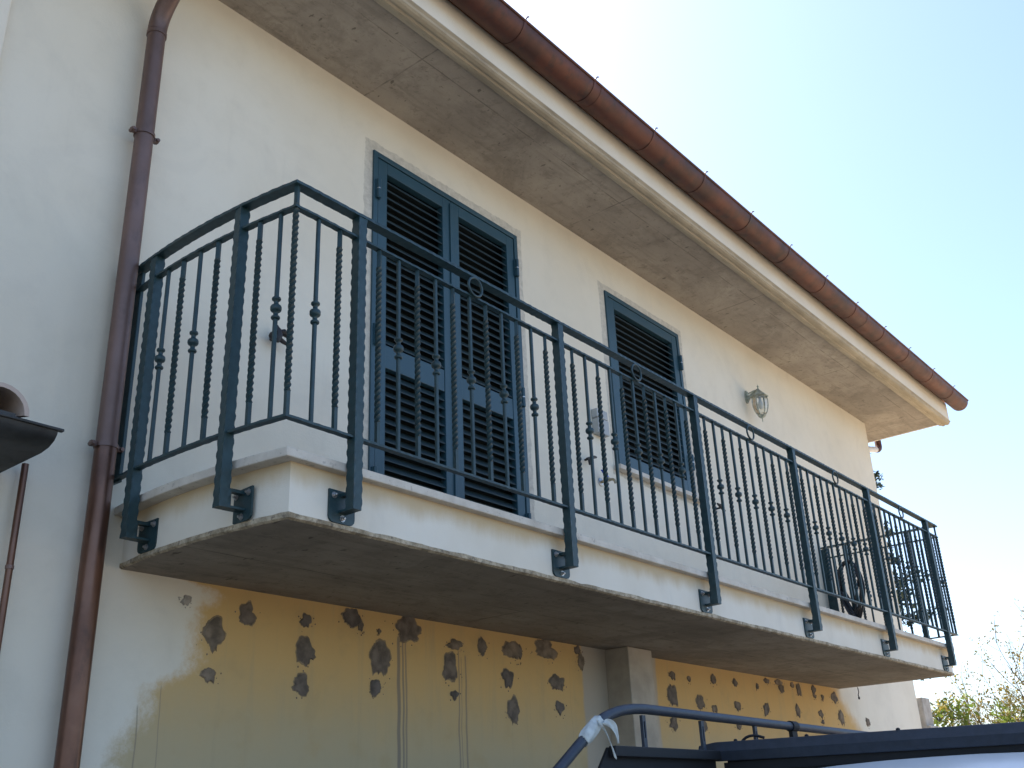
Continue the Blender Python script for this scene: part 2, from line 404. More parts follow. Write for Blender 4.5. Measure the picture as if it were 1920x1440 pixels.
# balcony slab outline
def lx(y,off=0): return -1.400+.142*(y+.42)**2+off      # railing line
def outline(off,front,right,n=28,jit=0):
    rr=random.Random(3); P=[]
    for k in range(n+1):
        y=0+(front)*k/n
        x=-1.312+.16*(y+.42)**2-off
        P.append((x+rr.uniform(-jit,jit),y))
    m=int(7/.05) if jit else 8
    for k in range(1,m): P.append((P[n][0]+(right-P[n][0])*k/m,front+rr.uniform(-jit,jit)))
    P.append((right,front)); P.append((right,0.0))
    return P
balc=MB()
o1=outline(.006,-.982,5.585,28,.0015); n1=len(o1); rr=random.Random(5)
vs=[(x,y,-.209) for x,y in outline(-.003,-.970,5.575,28,.003)]+[(x,y,-.203+.003*noise.noise(Vector((x*6,y*6,0)))) for x,y in o1]+[(x,y,-.188+.006*noise.noise(Vector((x*9,y*9,3)))+rr.uniform(-.001,.001)) for x,y in o1]
fs=[tuple(range(n1-1,-1,-1))]; ms=[1]
for i in range(n1-1):
    fs.append((i,i+1,n1+i+1,n1+i)); fs.append((n1+i,n1+i+1,2*n1+i+1,2*n1+i)); ms+=[0,0]
fs.append(tuple(range(2*n1,3*n1))); ms.append(0)
balc.v=vs; balc.f=fs; balc.m=ms
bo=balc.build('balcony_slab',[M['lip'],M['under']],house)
o2=outline(0,-.975,5.578); MB().prism(o2,-.19,-.006).build('balcony_face',M['bface'],bo)
o3=outline(.055,-1.014,5.612); MB().prism(o3,-.006,.028).build('coping_stone',M['stone'],bo,bevel=.004)
# mortar patches on the wall
PT=[(-0.98,-0.29,0.021,0.021),(-0.84,-0.41,0.051,0.061),(-0.68,-0.31,0.041,0.048),(-0.36,-0.3,0.03,0.031),(-0.36,-0.43,0.055,0.061),(-0.85,-0.57,0.034,0.031),(-0.37,-0.58,0.049,0.045),(-0.08,-0.25,0.056,0.041),(-0.03,-0.29,0.017,0.025),(0.09,-0.3,0.012,0.013),(0.1,-0.43,0.064,0.082),(0.07,-0.56,0.034,0.044),(0.28,-0.27,0.093,0.061),(0.63,-0.31,0.055,0.027),(0.59,-0.42,0.054,0.066),(0.62,-0.56,0.03,0.021),(0.84,-0.3,0.036,0.044),(1.1,-0.29,0.07,0.053),(1.16,-0.3,0.027,0.044),(1.05,-0.45,0.05,0.051),(1.09,-0.61,0.053,0.074),(1.4,-0.26,0.093,0.056),(1.49,-0.44,0.068,0.045),(1.5,-0.58,0.042,0.034),(1.71,-0.24,0.032,0.026),(1.74,-0.3,0.036,0.042),(2.78,-0.3,0.04,0.03),(2.76,-0.43,0.057,0.081),(2.74,-0.61,0.056,0.04),(3.0,-0.31,0.024,0.024),(3.34,-0.29,0.039,0.037),(3.66,-0.29,0.038,0.028),(3.12,-0.46,0.056,0.045),(3.31,-0.49,0.038,0.027),(3.66,-0.45,0.048,0.034),(4.01,-0.29,0.022,0.023),(4.18,-0.24,0.046,0.021),(4.39,-0.24,0.079,0.021),(4.42,-0.28,0.048,0.034),(4.11,-0.45,0.053,0.046),(4.74,-0.27,0.042,0.053),(4.63,-0.24,0.033,0.021),(4.67,-0.44,0.046,0.048),(5.03,-0.25,0.045,0.036),(5.03,-0.3,0.027,0.018),(5.19,-0.3,0.027,0.022),(5.11,-0.44,0.045,0.032),(5.12,-0.5,0.027,0.018),(5.44,-0.29,0.066,0.045),(5.52,-0.44,0.058,0.067),(6.1,-0.46,0.046,0.035),(3.14,-0.61,0.043,0.035),(3.64,-0.59,0.04,0.025)]
rp=random.Random(11)
for k,(px,pz,hw,hh) in enumerate(PT):
    m=MB(); n=56; ph=rp.uniform(0,50); lean=rp.uniform(-.3,.3)
    out_=[];inn=[]; hw*=.96; hh*=.96
    for i in range(n):
        a=2*math.pi*i/n; d=Vector((math.cos(a)*1.3+ph,math.sin(a)*1.3,ph*.37))
        r=1.06+.50*noise.noise(d)+.14*noise.noise(d*2.6)+.05*noise.noise(d*9)
        if math.sin(a)<-.2 and noise.noise(d*4)>.3: r*=1.12      # runs
        r*=.92; z=math.sin(a)*hh*r; x=math.cos(a)*hw*r+lean*z*.4
        out_.append((px+x,-.0015,pz+z)); inn.append((px+x*.86,-.006,pz+z*.86))
    ctr=(px,-.007,pz)
    halo=[(px+(x_-px)*(1.10+.10*noise.noise(Vector((x_*30,z_*30,ph)))),-.0006,pz+(z_-pz)*(1.10+.12*noise.noise(Vector((x_*30,z_*30,ph+5))))) for x_,_,z_ in out_]
    m.add(out_+halo,[(i,n+i,n+(i+1)%n,(i+1)%n) for i in range(n)],1)
    m.add(out_+inn+[ctr],[(i,(i+1)%n,n+(i+1)%n,n+i) for i in range(n)]+[(n+i,n+(i+1)%n,2*n) for i in range(n)])
    for q in range(rp.randint(2,8)):     # spatter
        a=rp.uniform(math.pi*.9,2.1*math.pi); rr_=rp.uniform(1.05,1.9); s_=rp.uniform(.0012,.0032)
        cx=px+math.cos(a)*hw*rr_; cz=pz+math.sin(a)*hh*rr_
        m.yprism([(cx+s_*math.cos(t),cz+s_*1.5*math.sin(t)) for t in (0,1.1,2.3,3.2,4.3,5.4)],-.0025,-.0005)
    m.build('mortar_patch',[M['mortar2'] if k in (0,) else M[('mortar','mortar3','mortar','mortar4')[k%4]],M['mortar2'] if k==0 else M['smear']],house)

# ---- shutters
def louvres(x0,x1,z0,z1,yc,parent,pitch=.0515,ztop=None):
    m=MB(); z=z1-.012
    while z>z0+.012:
        # slat sloping down outwards
        m.add([(x0,yc-.018,z-.046),(x1,yc-.018,z-.046),(x1,yc+.022,z),(x0,yc+.022,z),
               (x0,yc-.018,z-.0410),(x1,yc-.018,z-.0410),(x1,yc+.022,z+.0045),(x0,yc+.022,z+.0045)],
              [(0,3,2,1),(4,5,6,7),(0,1,5,4),(1,2,6,5),(2,3,7,6),(3,0,4,7)])
        z-=pitch
    return m.build('louvre_slats',M['slat'],parent)
def hinge(x,z,parent):
    m=MB(); m.lathe([(.005,-.066),(.0125,-.062),(.0125,-.004),(.005,-.003)],(x,-.024,z),n=10); m.lathe([(.005,.003),(.0125,.004),(.0125,.062),(.005,.066)],(x,-.024,z),n=10)
    m.lathe([(.0115,-.004),(.0115,.004)],(x,-.024,z),n=10,mi=1)
    m.box((x-.018,-.018,z-.06),(x+.018,-.006,z+.06))
    return m.build('hinge',[M['shutter'],M['steel']],parent,smooth=True)
def shutter(x0,x1,z0,z1,leaves,parent_name,bottom_open=True,midrail=True):
    fr=MB(); f=.034
    y0,y1=-.012,.09
    fr.box((x0,y0,z0),(x0+f,y1,z1)); fr.box((x1-f,y0,z0),(x1,y1,z1)); fr.box((x0+f,y0,z1-f),(x1-f,y1,z1))
    fr.box((x0+f,y0+.02,z0),(x1-f,y1,z0+.02))
    d=fr.build(parent_name,M['shutter'],house,bevel=.003)
    MB().box((x0+f,.075,z0+.02),(x1-f,.088,z1-f)).build('gap_shade_panel',M['dark'],d)  # dark sheet added behind the slats in place of the shade there
    st=.072; a=x0+f+.004; b=x1-f-.004; wv=(b-a)/leaves
    for k in range(leaves):
        l0=a+wv*k+.0015; l1=a+wv*(k+1)-.0015; yy0,yy1=-.006,.040
        lf=MB(); t=z1-f-.004; bt=z0+.024
        lf.box((l0,yy0,bt),(l0+st,yy1,t)); lf.box((l1-st,yy0,bt),(l1,yy1,t))
        lf.box((l0+st,yy0,t-.075),(l1-st,yy1,t)); lf.box((l0+st,yy0,bt),(l1-st,yy1,bt+.085))
        if midrail: lf.box((l0+st,yy0+.004,1.094),(l1-st,yy1-.004,1.229))
        lf.build('leaf_frame',M['shutter'],d,bevel=.003)
        if midrail:
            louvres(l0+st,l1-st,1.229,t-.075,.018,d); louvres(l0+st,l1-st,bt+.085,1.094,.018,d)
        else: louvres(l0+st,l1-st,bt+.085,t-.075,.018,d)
    return d
door=shutter(0,1.307,.03,2.44,2,'balcony_door')
for z in (2.18,1.26,.45): hinge(.030,z,door)
for z in (2.18,1.26,.45): hinge(1.277,z,door)
MB().box((.640,-.016,.06),(.664,-.006,2.38)).build('meeting_strip',M['shutter'],door,bevel=.002)
win=shutter(2.34,3.39,1.06,2.44,1,'window',midrail=False)
for z in (2.175,1.33): hinge(3.365,z,win)
MB().box((2.28,-.055,1.025),(3.45,.05,1.058)).build('sill',M['stone'],win,bevel=.003)
for nm in (door,win): pass

# ---------------------------------------------------------------- gutter
GY,GZc,GR=-.835,3.022,.095
gut=empty('roof_gutter',(0,GY,GZc),'red brown copper half round gutter hung along the eaves','gutter')
GX0,GX1=-6.9,8.30
m=MB(); prof=[]
for k in range(19):
    a=math.pi+math.pi*k/18; prof.append((GY+GR*math.cos(a),GZc+GR*math.sin(a)))
inner=[(GY+(GR-.003)*math.cos(math.pi+math.pi*k/18),GZc+(GR-.003)*math.sin(math.pi+math.pi*k/18)) for k in range(18,-1,-1)]
m.xprism(prof+inner,GX0,GX1)
m.build('trough',M['gutter'],gut,smooth=True)
m=MB(); m.xprism(prof,GX1,GX1+.004); m.build('end_cap',M['gutter'],gut)
MB().tube([(GX0,GY-GR-.002,GZc+.003),(GX1+.004,GY-GR-.002,GZc+.003)],.009,10).build('front_bead',M['gutter'],gut,smooth=True)
gx=[.293-.7*3,.293-.7*2,.293-.69,.293,.983,1.667,2.342,3.049,3.72,4.422,5.092,5.773,6.433,7.144,7.796]
for x in gx:
    m=MB(); r1=GR+.0035
    pr=[(GY+r1*math.cos(math.pi+math.pi*k/20),GZc+r1*math.sin(math.pi+math.pi*k/20)) for k in range(21)]
    pr2=[(GY+(GR+.0003)*math.cos(math.pi+math.pi*k/20),GZc+(GR+.0003)*math.sin(math.pi+math.pi*k/20)) for k in range(20,-1,-1)]
    m.xprism(pr+pr2,x-.011,x+.011)
    m.tube([(x,GY-GR-.004,GZc),(x,GY-GR-.007,GZc+.016),(x+.004,GY-GR-.018,GZc+.026),(x+.004,GY-GR-.026,GZc+.020)],.0045,6)
    m.box((x-.011,GY+GR,GZc-.004),(x+.011,-.723,GZc+.004))
    m.build('bracket',M['gutter'],gut,smooth=True)
for x in (-3.1,1.05,5.35):
    MB().xprism([(y+(y-GY)*.02,z+(z-GZc)*.02) for y,z in prof]+[(y,z) for y,z in inner],x,x+.03).build('joint_sleeve',M['gutter'],gut,smooth=True)

# ---------------------------------------------------------------- downpipe
dp=empty('downpipe',(-1.445,-.078,GZ),'thick brown copper downpipe running down the wall left of the balcony','drainpipe')
def bez(P,n=10):
    P=[Vector(p) for p in P]; out=[]
    for k in range(n+1):
        t=k/n; out.append(P[0]*(1-t)**2+P[1]*2*t*(1-t)+P[2]*t*t)
    return out
cx=-1.447
MB().tube([(cx,-.078,GZ+.02),(cx,-.078,.228)],.0425,20).build('lower_pipe',M['pipe2'],dp,smooth=True)
MB().tube([(cx,-.078,.228),(cx,-.078,2.29)],.0410,20).build('upper_pipe',M['pipe'],dp,smooth=True)
el=bez([(cx,-.078,2.285),(cx,-.078,2.39),(cx,-.20,2.48)])+bez([(cx,-.58,2.74),(cx,-.78,2.80),(cx,-.80,2.94)])
MB().tube(el,.0435,20).build('swan_neck',M['pipe'],dp,smooth=True)
MB().lathe([(.0415,-.012),(.0455,-.010),(.0455,.010),(.0415,.012)],(cx,-.078,2.27),n=20).build('collar',M['pipe'],dp,smooth=True)
for z in (1.70,.232,-1.3):
    m=MB(); m.lathe([(.0432,-.008),(.0462,-.008),(.0462,.008),(.0432,.008)],(cx,-.078,z),n=20)
    for s in (-1,1):
        m.box((cx+s*.055-.012,-.088,z-.010),(cx+s*.055+.012,-.070,z+.010))
        m.lathe([(.008,-.018),(.010,-.012),(.010,.012),(.008,.018)],(cx+s*.060,-.080,z),'y',8)
    m.tube([(cx,-.04,z),(cx,.0,z)],.006,6)
    m.build('pipe_clamp',M['pipe'],dp,smooth=True)
# elbow at the far gable
ge=empty('gable_downpipe_elbow',(8.24,.135,2.70),'short brown pipe elbow with white outlet under the far gable eave','drainpipe')
MB().tube([(8.245,.135,3.0),(8.245,.135,2.735)]+bez([(8.245,.135,2.735),(8.245,.135,2.695),(8.19,.150,2.685)],6)[1:],.038,14).build('elbow',M['gutter'],ge,smooth=True)
MB().tube([(8.21,.147,2.688),(8.12,.17,2.676),(7.49,.42,2.56)],.034,14).build('outlet_pipe',M['whitepipe'],ge,smooth=True)
# thin pipe at the left
tp=empty('thin_downpipe',(-1.733,-.05,GZ),'thin brown pipe coming down from the small tiled canopy at the left','drainpipe')
MB().tube([(-1.733,-.05,GZ+.02),(-1.733,-.05,.10)],.0125,12).build('pipe',M['pipe2'],tp,smooth=True)
for z in (-.28,-1.2): MB().lathe([(.0128,-.007),(.015,-.006),(.015,.006),(.0128,.007)],(-1.733,-.05,z),n=12).build('clip',M['pipe'],tp)

# ---------------------------------------------------------------- small canopy at the left
cn=empty('canopy',(-3.5,0,.06),'small dark metal edged canopy topped with old terracotta tiles at far left','canopy')
pf=[(-.400,.124),(-.396,.104),(-.382,.086),(-.350,.070),(-.30,.062),(0,.060),(0,.075),(-.29,.078),(-.35,.09),(-.378,.110),(-.384,.124)]
m=MB(); m.xprism(pf,-5.2,-1.800)
m.build('metal_tray',M['tray'],cn,smooth=True)
MB().box((-5.21,-.408,.116),(-1.782,-.388,.126)).build('tray_lip',M['tray'],cn,bevel=.003)
m=MB(); m.add([(-5.2,-.40,.128),(-1.95,-.40,.128),(-1.95,0,.22),(-5.2,0,.22),(-5.2,-.40,.138),(-1.95,-.40,.138),(-1.95,0,.235),(-5.2,0,.235)],[(0,3,2,1),(4,5,6,7),(0,1,5,4),(1,2,6,5),(2,3,7,6),(3,0,4,7)])
m.build('roof_board',M['tray'],cn)
for k in range(9):
    xc=-2.015-k*.22; ra,rb_=.098,.082; m=MB(); vs=[]
    ys=[-.425,-.2,0.0]; n=12
    for yi,y in enumerate(ys):
        z0=.130+(y+.42)*.22; sc_=1-.12*yi/2
        for r in (ra,rb_):
            for t in range(n+1):
                a=math.pi*t/n; vs.append((xc+r*sc_*math.cos(a),y,z0+r*sc_*math.sin(a)*.95))
    L=2*(n+1); fs=[]
    for yi in range(2):
        for t in range(n):
            A=yi*L+t; B=(yi+1)*L+t
            fs.append((A,A+1,B+1,B)); fs.append((A+n+1,B+n+1,B+n+2,A+n+2))
    for t in range(n): fs.append((t,n+1+t,n+2+t,t+1)); fs.append((2*L+t,2*L+t+1,2*L+n+2+t,2*L+n+1+t))
    m.add(vs,fs); m.build('cover_tile',M['terra'],cn,smooth=True)

# ---------------------------------------------------------------- balcony railing
rail=empty('balcony_railing',(2.1,-.55,.028),'blue green wrought iron railing with twisted bars around the balcony','railing')
RY=-1.042; CX0=lx(RY); CX1=5.652
def path(n=24,step=.03):
    P=[(lx(-.02+(RY+.02)*k/n),-.02+(RY+.02)*k/n) for k in range(n+1)]
    m=int((CX1-CX0)/step)
    P+=[(CX0+(CX1-CX0)*k/m,RY) for k in range(1,m+1)]
    P+=[(CX1,RY+(-.01-RY)*k/24) for k in range(1,25)]
    return P
def railing_bar(z,wd,th,name):
    P=path(40,.022); rr=random.Random(int(z*1000)); m=MB(); n=len(P); vs=[]
    for i,(x,y) in enumerate(P):
        a=Vector(P[max(i-1,0)]); b=Vector(P[min(i+1,n-1)]); t=(b-a).normalized(); s=Vector((t.y,-t.x))
        h1=(i%2)*.0016+rr.uniform(-.0007,.0007); h2=((i+1)%2)*.0016+rr.uniform(-.0007,.0007)
        k=1.0
        if 0<i<n-1:
            t1=(Vector(P[i])-a).normalized(); k=1/max(t1.dot(t),.6)
        for off,dz in ((-wd/2-h1,-th/2),(wd/2+h2,-th/2),(wd/2+h2,th/2),(-wd/2-h1,th/2)):
            vs.append((x+s.x*off*k,y+s.y*off*k,z+dz+rr.uniform(-.0005,.0005)))
    fs=[(i*4+j,i*4+(j+1)%4,(i+1)*4+(j+1)%4,(i+1)*4+j) for i in range(n-1) for j in range(4)]+[(3,2,1,0),((n-1)*4,(n-1)*4+1,(n-1)*4+2,(n-1)*4+3)]
    m.add(vs,fs); return m.build(name,M['iron'],rail)
railing_bar(1.043,.044,.012,'top_rail'); railing_bar(.945,.026,.009,'middle_rail'); railing_bar(.117,.026,.009,'bottom_rail')
def mesh_obj(mesh,name,loc,parent,rz=0):
    o=bpy.data.objects.new(name,mesh); COL.objects.link(o); o.parent=parent
    o.location=Vector(loc)-world_loc(parent); o.rotation_euler=(0,0,rz); return o
# hammered square post
def post_mesh(z0,z1,w=.040):
    m=MB(); rr=random.Random(4); n=int((z1-z0)/.0115); vs=[]; h=w/2; q=.62
    for i in range(n+1):
        z=z0+(z1-z0)*i/n
        for k,(sx,sy) in enumerate(((-1,-1),(1,-1),(1,1),(-1,1))):
            d=(.0010 if (i+2*k)%4<2 else -.0009)+rr.uniform(-.0004,.0004)
            nx=[(-1,-1),(1,-1),(1,1),(-1,1)][(k+1)%4]
            vs.append((sx*(h+d),sy*(h+d),z))
            for t in (-q,q):
                mx=(sx+nx[0])/2; my=(sy+nx[1])/2; ex=(nx[0]-sx)/2; ey=(nx[1]-sy)/2
                vs.append((mx*h+ex*h*t,my*h+ey*h*t,z))
    fs=[(i*12+j,i*12+(j+1)%12,(i+1)*12+(j+1)%12,(i+1)*12+j) for i in range(n) for j in range(12)]+[tuple(range(11,-1,-1)),tuple(n*12+j for j in range(12))]
    m.add(vs,fs); return m
PZ0=-.150
pm=post_mesh(PZ0,1.037).build('tmp',M['iron']); PME=pm.data; bpy.data.objects.remove(pm)
# bracket plate: local frame, wall face at y=+.067 (post centre 0)
def plate_mesh(d):
    m=MB(); a,b=-.062,.058; zt,zb=-.068,-.186; c=.022
    poly=[(a,zt),(a,zb+c)]+[(a+c-c*math.cos(t),zb+c-c*math.sin(t)) for t in (.5,1.07)]+[(a+c,zb),(b-c,zb)]+[(b-c+c*math.sin(t),zb+c-c*math.cos(t)) for t in (.5,1.07)]+[(b,zb+c),(b,zt)]
    m.yprism(poly,d-.009,d-.001)
    return m
def arm_mesh(d):
    m=MB(); m.box((-.012,.018,-.090),(.012,d-.009,-.078)); m.box((-.021,.018,PZ0),(.021,d-.009,PZ0+.008))
    m.box((-.012,-.005+.02,PZ0+.008),(.012,.03,-.09)); return m
def bolt_mesh(d,x,z):
    m=MB(); m.lathe([(.0085,0),(.0085,-.007),(.005,-.0075),(.005,-.014),(.002,-.015)],(x,d-.009,z),'y',6); 
    m.lathe([(.012,0),(.012,-.002)],(x,d-.009,z),'y',12); return m
def mk(mb,mat,nm):
    o=mb.build('t_'+nm,mat); me=o.data; bpy.data.objects.remove(o); me.name=nm; return me
D=.067
BM={}
def bracket(parent,loc,rz,d):
    key=round(d,3)
    if key not in BM: BM[key]=(mk(plate_mesh(d),M['iron'],'bracket_plate'),mk(arm_mesh(d),M['iron'],'bracket_arm'),[mk(bolt_mesh(d,x,z),M['steel'],'bolt') for x,z in ((-.040,-.088),(.038,-.088),(0,-.168))])
    p,a,bs=BM[key]
    for me,nm in ((p,'bracket_plate'),(a,'bracket_arm')): mesh_obj(me,nm,loc,parent,rz)
    for b in bs: mesh_obj(b,'bolt',loc,parent,rz)
posts=[-1.032+1.288*k for k in range(6)]
post_list=[(x,RY,0,.067) for x in posts]+[(lx(-.765),-.765,-R_(90)-.08,lx(-.765)*-1-1.295+.004),(lx(-.215),-.215,-R_(90),.10),(CX1,-.235,R_(90),.074),(CX1,-.80,R_(90),.074)]
for x,y,rz,d in post_list:
    if abs(x-lx(y))<.01 and y>-1: d=(-1.312+.16*(y+.42)**2)-x
    p=mesh_obj(PME,'post',(x,y,0),rail,rz)
    bracket(p,(x,y,0),0,d)
# end plates on the house wall
for x in (lx(-.04)+.004,CX1): MB().box((x-.008,-.085,.104),(x+.008,-.003,1.03)).build('end_bar',M['iron'],rail,bevel=.003)
# balusters
def twist_mesh(z0,z1,w=.0152):
    m=MB(); vs=[]; h=w/2; a0,a1=z0+.085,z1-.075; n=120; turns=(a1-a0)/.100
    zs_=[z0,a0]+[a0+(a1-a0)*k/n for k in range(1,n)]+[a1,z1]
    for i,z in enumerate(zs_):
        t=min(max((z-a0)/(a1-a0),0),1); an=turns*2*math.pi*t
        s=1.18 if 0<t<1 else 1.0
        for sx,sy in ((-1,-1),(1,-1),(1,1),(-1,1)):
            x,y=sx*h*s,sy*h*s; vs.append((x*math.cos(an)-y*math.sin(an),x*math.sin(an)+y*math.cos(an),z))
    n=len(zs_)-1
    fs=[(i*4+j,i*4+(j+1)%4,(i+1)*4+(j+1)%4,(i+1)*4+j) for i in range(n) for j in range(4)]+[(3,2,1,0),(n*4,n*4+1,n*4+2,n*4+3)]
    m.add(vs,fs); return m
def plain_mesh(z0,z1,w=.0148):
    m=MB(); h=w/2; c=.003
    sec=[(-h+c,-h),(h-c,-h),(h,-h+c),(h,h-c),(h-c,h),(-h+c,h),(-h,h-c),(-h,-h+c)]
    m.prism(sec,z0,z1); return m
T_ME=mk(twist_mesh(.1215,.9405),M['iron'],'twisted_baluster')
K_ME=mk(plain_mesh(.1215,.9405),M['iron'],'plain_baluster')
cm=MB(); cm.lathe([(.009,.046),(.0150,.044),(.0168,.039),(.0150,.034),(.0095,.031),(.0088,.024),(.0095,.015),(.0175,.012),(.0205,.006),(.0205,-.004),(.0175,-.010),(.0095,-.014),(.0088,-.022),(.0095,-.028),(.0150,-.031),(.0168,-.036),(.0150,-.041),(.009,-.043)],(0,0,0),n=14)
o=cm.build('t',M['iron'],smooth=False)
for p in o.data.polygons: p.use_smooth=True
C_ME=o.data; bpy.data.objects.remove(o); C_ME.name='collar'
TC_ME=mk(twist_mesh(.1215,1.036),M['iron'],'corner_baluster')
def baluster(kind,x,y,rz=0):
    if kind=='K':
        b=mesh_obj(K_ME,'baluster',(x,y,0),rail,rz); mesh_obj(C_ME,'collar',(x,y,.545),b,rz)
    else: b=mesh_obj(T_ME if kind=='T' else TC_ME,'baluster',(x,y,0),rail,rz)
baluster('C',CX0,RY); baluster('C',CX1,RY)
baluster('K',-1.238,RY); baluster('T',-1.132,RY)
for s in range(5):
    for k in range(1,12): baluster('T' if k%2 else 'K',posts[s]+1.288*k/12,RY)
baluster('T',5.49,RY); baluster('K',5.572,RY)
for y,k in ((-.970,'K'),(-.868,'T'),(-.640,'T'),(-.532,'K'),(-.422,'T'),(-.315,'K')): baluster(k,lx(y),y)
for y,k in ((-.970,'K'),(-.90,'T'),(-.69,'T'),(-.59,'K'),(-.48,'T'),(-.38,'K'),(-.31,'T'),(-.12,'T')): baluster(k,CX1,y)
# rings
rm=MB(); RRr=.044; rr_=.0058; n=28; q=8; vs=[]
for i in range(n):
    a=2*math.pi*i/n
    for j in range(q):
        b=2*math.pi*j/q; rad=RRr+rr_*math.cos(b); vs.append((rad*math.cos(a),rr_*math.sin(b),rad*math.sin(a)))
rm.add(vs,[(i*q+j,i*q+(j+1)%q,((i+1)%n)*q+(j+1)%q,((i+1)%n)*q+j) for i in range(n) for j in range(q)])
o=rm.build('t',M['iron']); 
for p in o.data.polygons: p.use_smooth=True
RG=o.data; bpy.data.objects.remove(o); RG.name='ring'
for k in range(5): mesh_obj(RG,'ring',(posts[k]+.644+.02,RY-.020,.990),rail)

# ---------------------------------------------------------------- wall lamp
LX,LY=4.53,-.125
lamp=empty('wall_lantern',(LX,0,2.15),'pale antique six sided glass lantern on a curved bracket on the wall','wall lamp')
m=MB(); m.yprism([(LX+.028*math.cos(t)*(1.0),2.225+.062*math.sin(t)) for t in [2*math.pi*k/20 for k in range(20)]],-.014,0)
m.yprism([(LX+.020*math.cos(t),2.225+.048*math.sin(t)) for t in [2*math.pi*k/20 for k in range(20)]],-.024,-.014)
m.build('back_plate',M['lampm'],lamp,bevel=.003)
m=MB(); m.tube(bez([(LX,-.02,2.195),(LX,-.045,2.25),(LX,LY,2.268)],12),.009,8,scale=[1.7-.07*k for k in range(13)])
m.tube(bez([(LX,-.02,2.25),(LX,-.05,2.262),(LX,LY,2.268)],8),.005,8)
m.build('arm',M['lampm'],lamp,smooth=True)
m=MB(); 
m.lathe([(.076,0),(.080,.002),(.079,.008),(.060,.024),(.038,.044),(.018,.064),(.012,.072)],(LX,LY,2.190),n=6)
m.build('cap',M['lampm'],lamp,bevel=.002)
MB().lathe([(.010,0),(.005,.006),(.005,.022),(.009,.026),(.009,.032),(.004,.036),(.003,.046)],(LX,LY,2.262),n=10).build('finial',M['lampm'],lamp,smooth=True)
gp=[(.064,.188),(.066,.150),(.064,.11),(.056,.07),(.044,.04),(.030,.018)]
m=MB(); m.lathe([(r,z) for r,z in gp],(LX,LY,2.0),n=6); m.f=m.f[:-2]; m.m=m.m[:-2]
m.build('glass_pane',M['glass'],lamp)
m=MB()
for k in range(6):
    a=2*math.pi*k/6
    m.tube([(LX+(r+.002)*math.cos(a),LY+(r+.002)*math.sin(a),2.0+z) for r,z in gp],.0032,6)
m.build('glazing_bars',M['lampm'],lamp)
MB().lathe([(.030,.004),(.036,.0),(.030,-.010),(.016,-.020),(.007,-.026),(.004,-.030),(.004,-.052),(.002,-.062)],(LX,LY,2.016),n=12).build('bottom_cup',M['lampm'],lamp,smooth=True)
MB().lathe([(.011,.17),(.013,.13),(.024,.10),(.022,.07),(.010,.055)],(LX,LY,2.02),n=12).build('bulb',simple('frosted_bulb_glass',(.75,.74,.70),.4),lamp,smooth=True)

# ---------------------------------------------------------------- small things on the wall
jb=empty('junction_box',(2.115,0,1.31),'pale grey plastic junction box on the wall between shutters','junction box')
MB().box((2.05,-.055,1.225),(2.178,0,1.335)).build('cover',M['plastic'],jb,bevel=.006)
MB().box((2.05,-.050,1.340),(2.178,0,1.405)).build('upper_cover',M['plastic'],jb,bevel=.006)
tapo=empty('water_tap',(2.106,0,.894),'small outdoor brass tap with blue lever on the wall','tap')
MB().lathe([(.030,0),(.028,-.006),(.016,-.010)],(2.100,0,.895),'y',18).build('rosette',M['steel'],tapo,smooth=True)
m=MB(); m.tube([(2.10,-.005,.895),(2.10,-.085,.895)],.010,10); m.tube(bez([(2.10,-.08,.895),(2.10,-.115,.895),(2.10,-.118,.862)],8),.009,10)
m.lathe([(.013,-.012),(.015,0),(.013,.014)],(2.10,-.06,.900),n=12); m.build('body',M['brass'],tapo,smooth=True)
m=MB(); m.add([(2.085,-.050,.910),(2.118,-.050,.914),(2.060,-.045,.962),(2.035,-.05,.955),(2.085,-.066,.910),(2.118,-.066,.914),(2.060,-.060,.962),(2.035,-.062,.955)],[(0,1,2,3),(7,6,5,4),(0,4,5,1),(1,5,6,2),(2,6,7,3),(3,7,4,0)])
m.build('lever',M['blue'],tapo,bevel=.002)
def holder(x,z,label,flip=1):
    h=empty('shutter_holder',(x,0,z),label,'shutter catch','black iron shutter catches on the wall')
    MB().tube([(x,.0,z),(x,-.055,z)],.010,8).build('wall_pin',M['black_iron'],h,smooth=True)
    m=MB(); f=flip
    m.tube([(x-.004*f,-.055,z-.030),(x,-.057,z),(x+.002*f,-.055,z+.022),(x-.012*f,-.055,z+.038),(x-.016*f,-.055,z+.052)],.017,8,scale=[.7,1.2,1.1,.8,.5])
    m.tube([(x,-.056,z+.018),(x+.025*f,-.060,z+.026),(x+.060*f,-.058,z+.016)],.014,8,scale=[1,1.3,.8])
    m.tube([(x,-.056,z-.008),(x+.022*f,-.060,z-.022),(x+.060*f,-.060,z-.030)],.011,8,scale=[1,1,.7])
    m.lathe([(.003,-.018),(.016,-.014),(.021,0),(.016,.014),(.003,.018)],(x-.030*f,-.055,z-.008),'y',10)
    m.build('catch',M['black_iron'],h,smooth=True)
holder(-.640,1.00,'black iron shutter catch on the plain wall left of the balcony door')
def holder2(x,z,label,f):
    h=empty('shutter_holder',(x,0,z),label,'shutter catch','black iron shutter catches on the wall')
    MB().tube([(x,.0,z),(x,-.05,z)],.008,8).build('wall_pin',M['black_iron'],h,smooth=True)
    m=MB(); m.tube([(x-.05*f,-.052,z-.018),(x,-.055,z),(x+.035*f,-.052,z+.016),(x+.060*f,-.052,z+.020)],.011,8,scale=[.9,1.2,1,.6])
    m.tube([(x-.030*f,-.055,z-.010),(x-.022*f,-.055,z-.052)],.010,8)
    m.tube([(x+.012*f,-.055,z+.008),(x+.010*f,-.055,z+.026)],.006,8)
    m.build('catch',M['black_iron'],h,smooth=True)
holder2(1.935,1.012,'black iron shutter catch on the wall below the junction box',1)
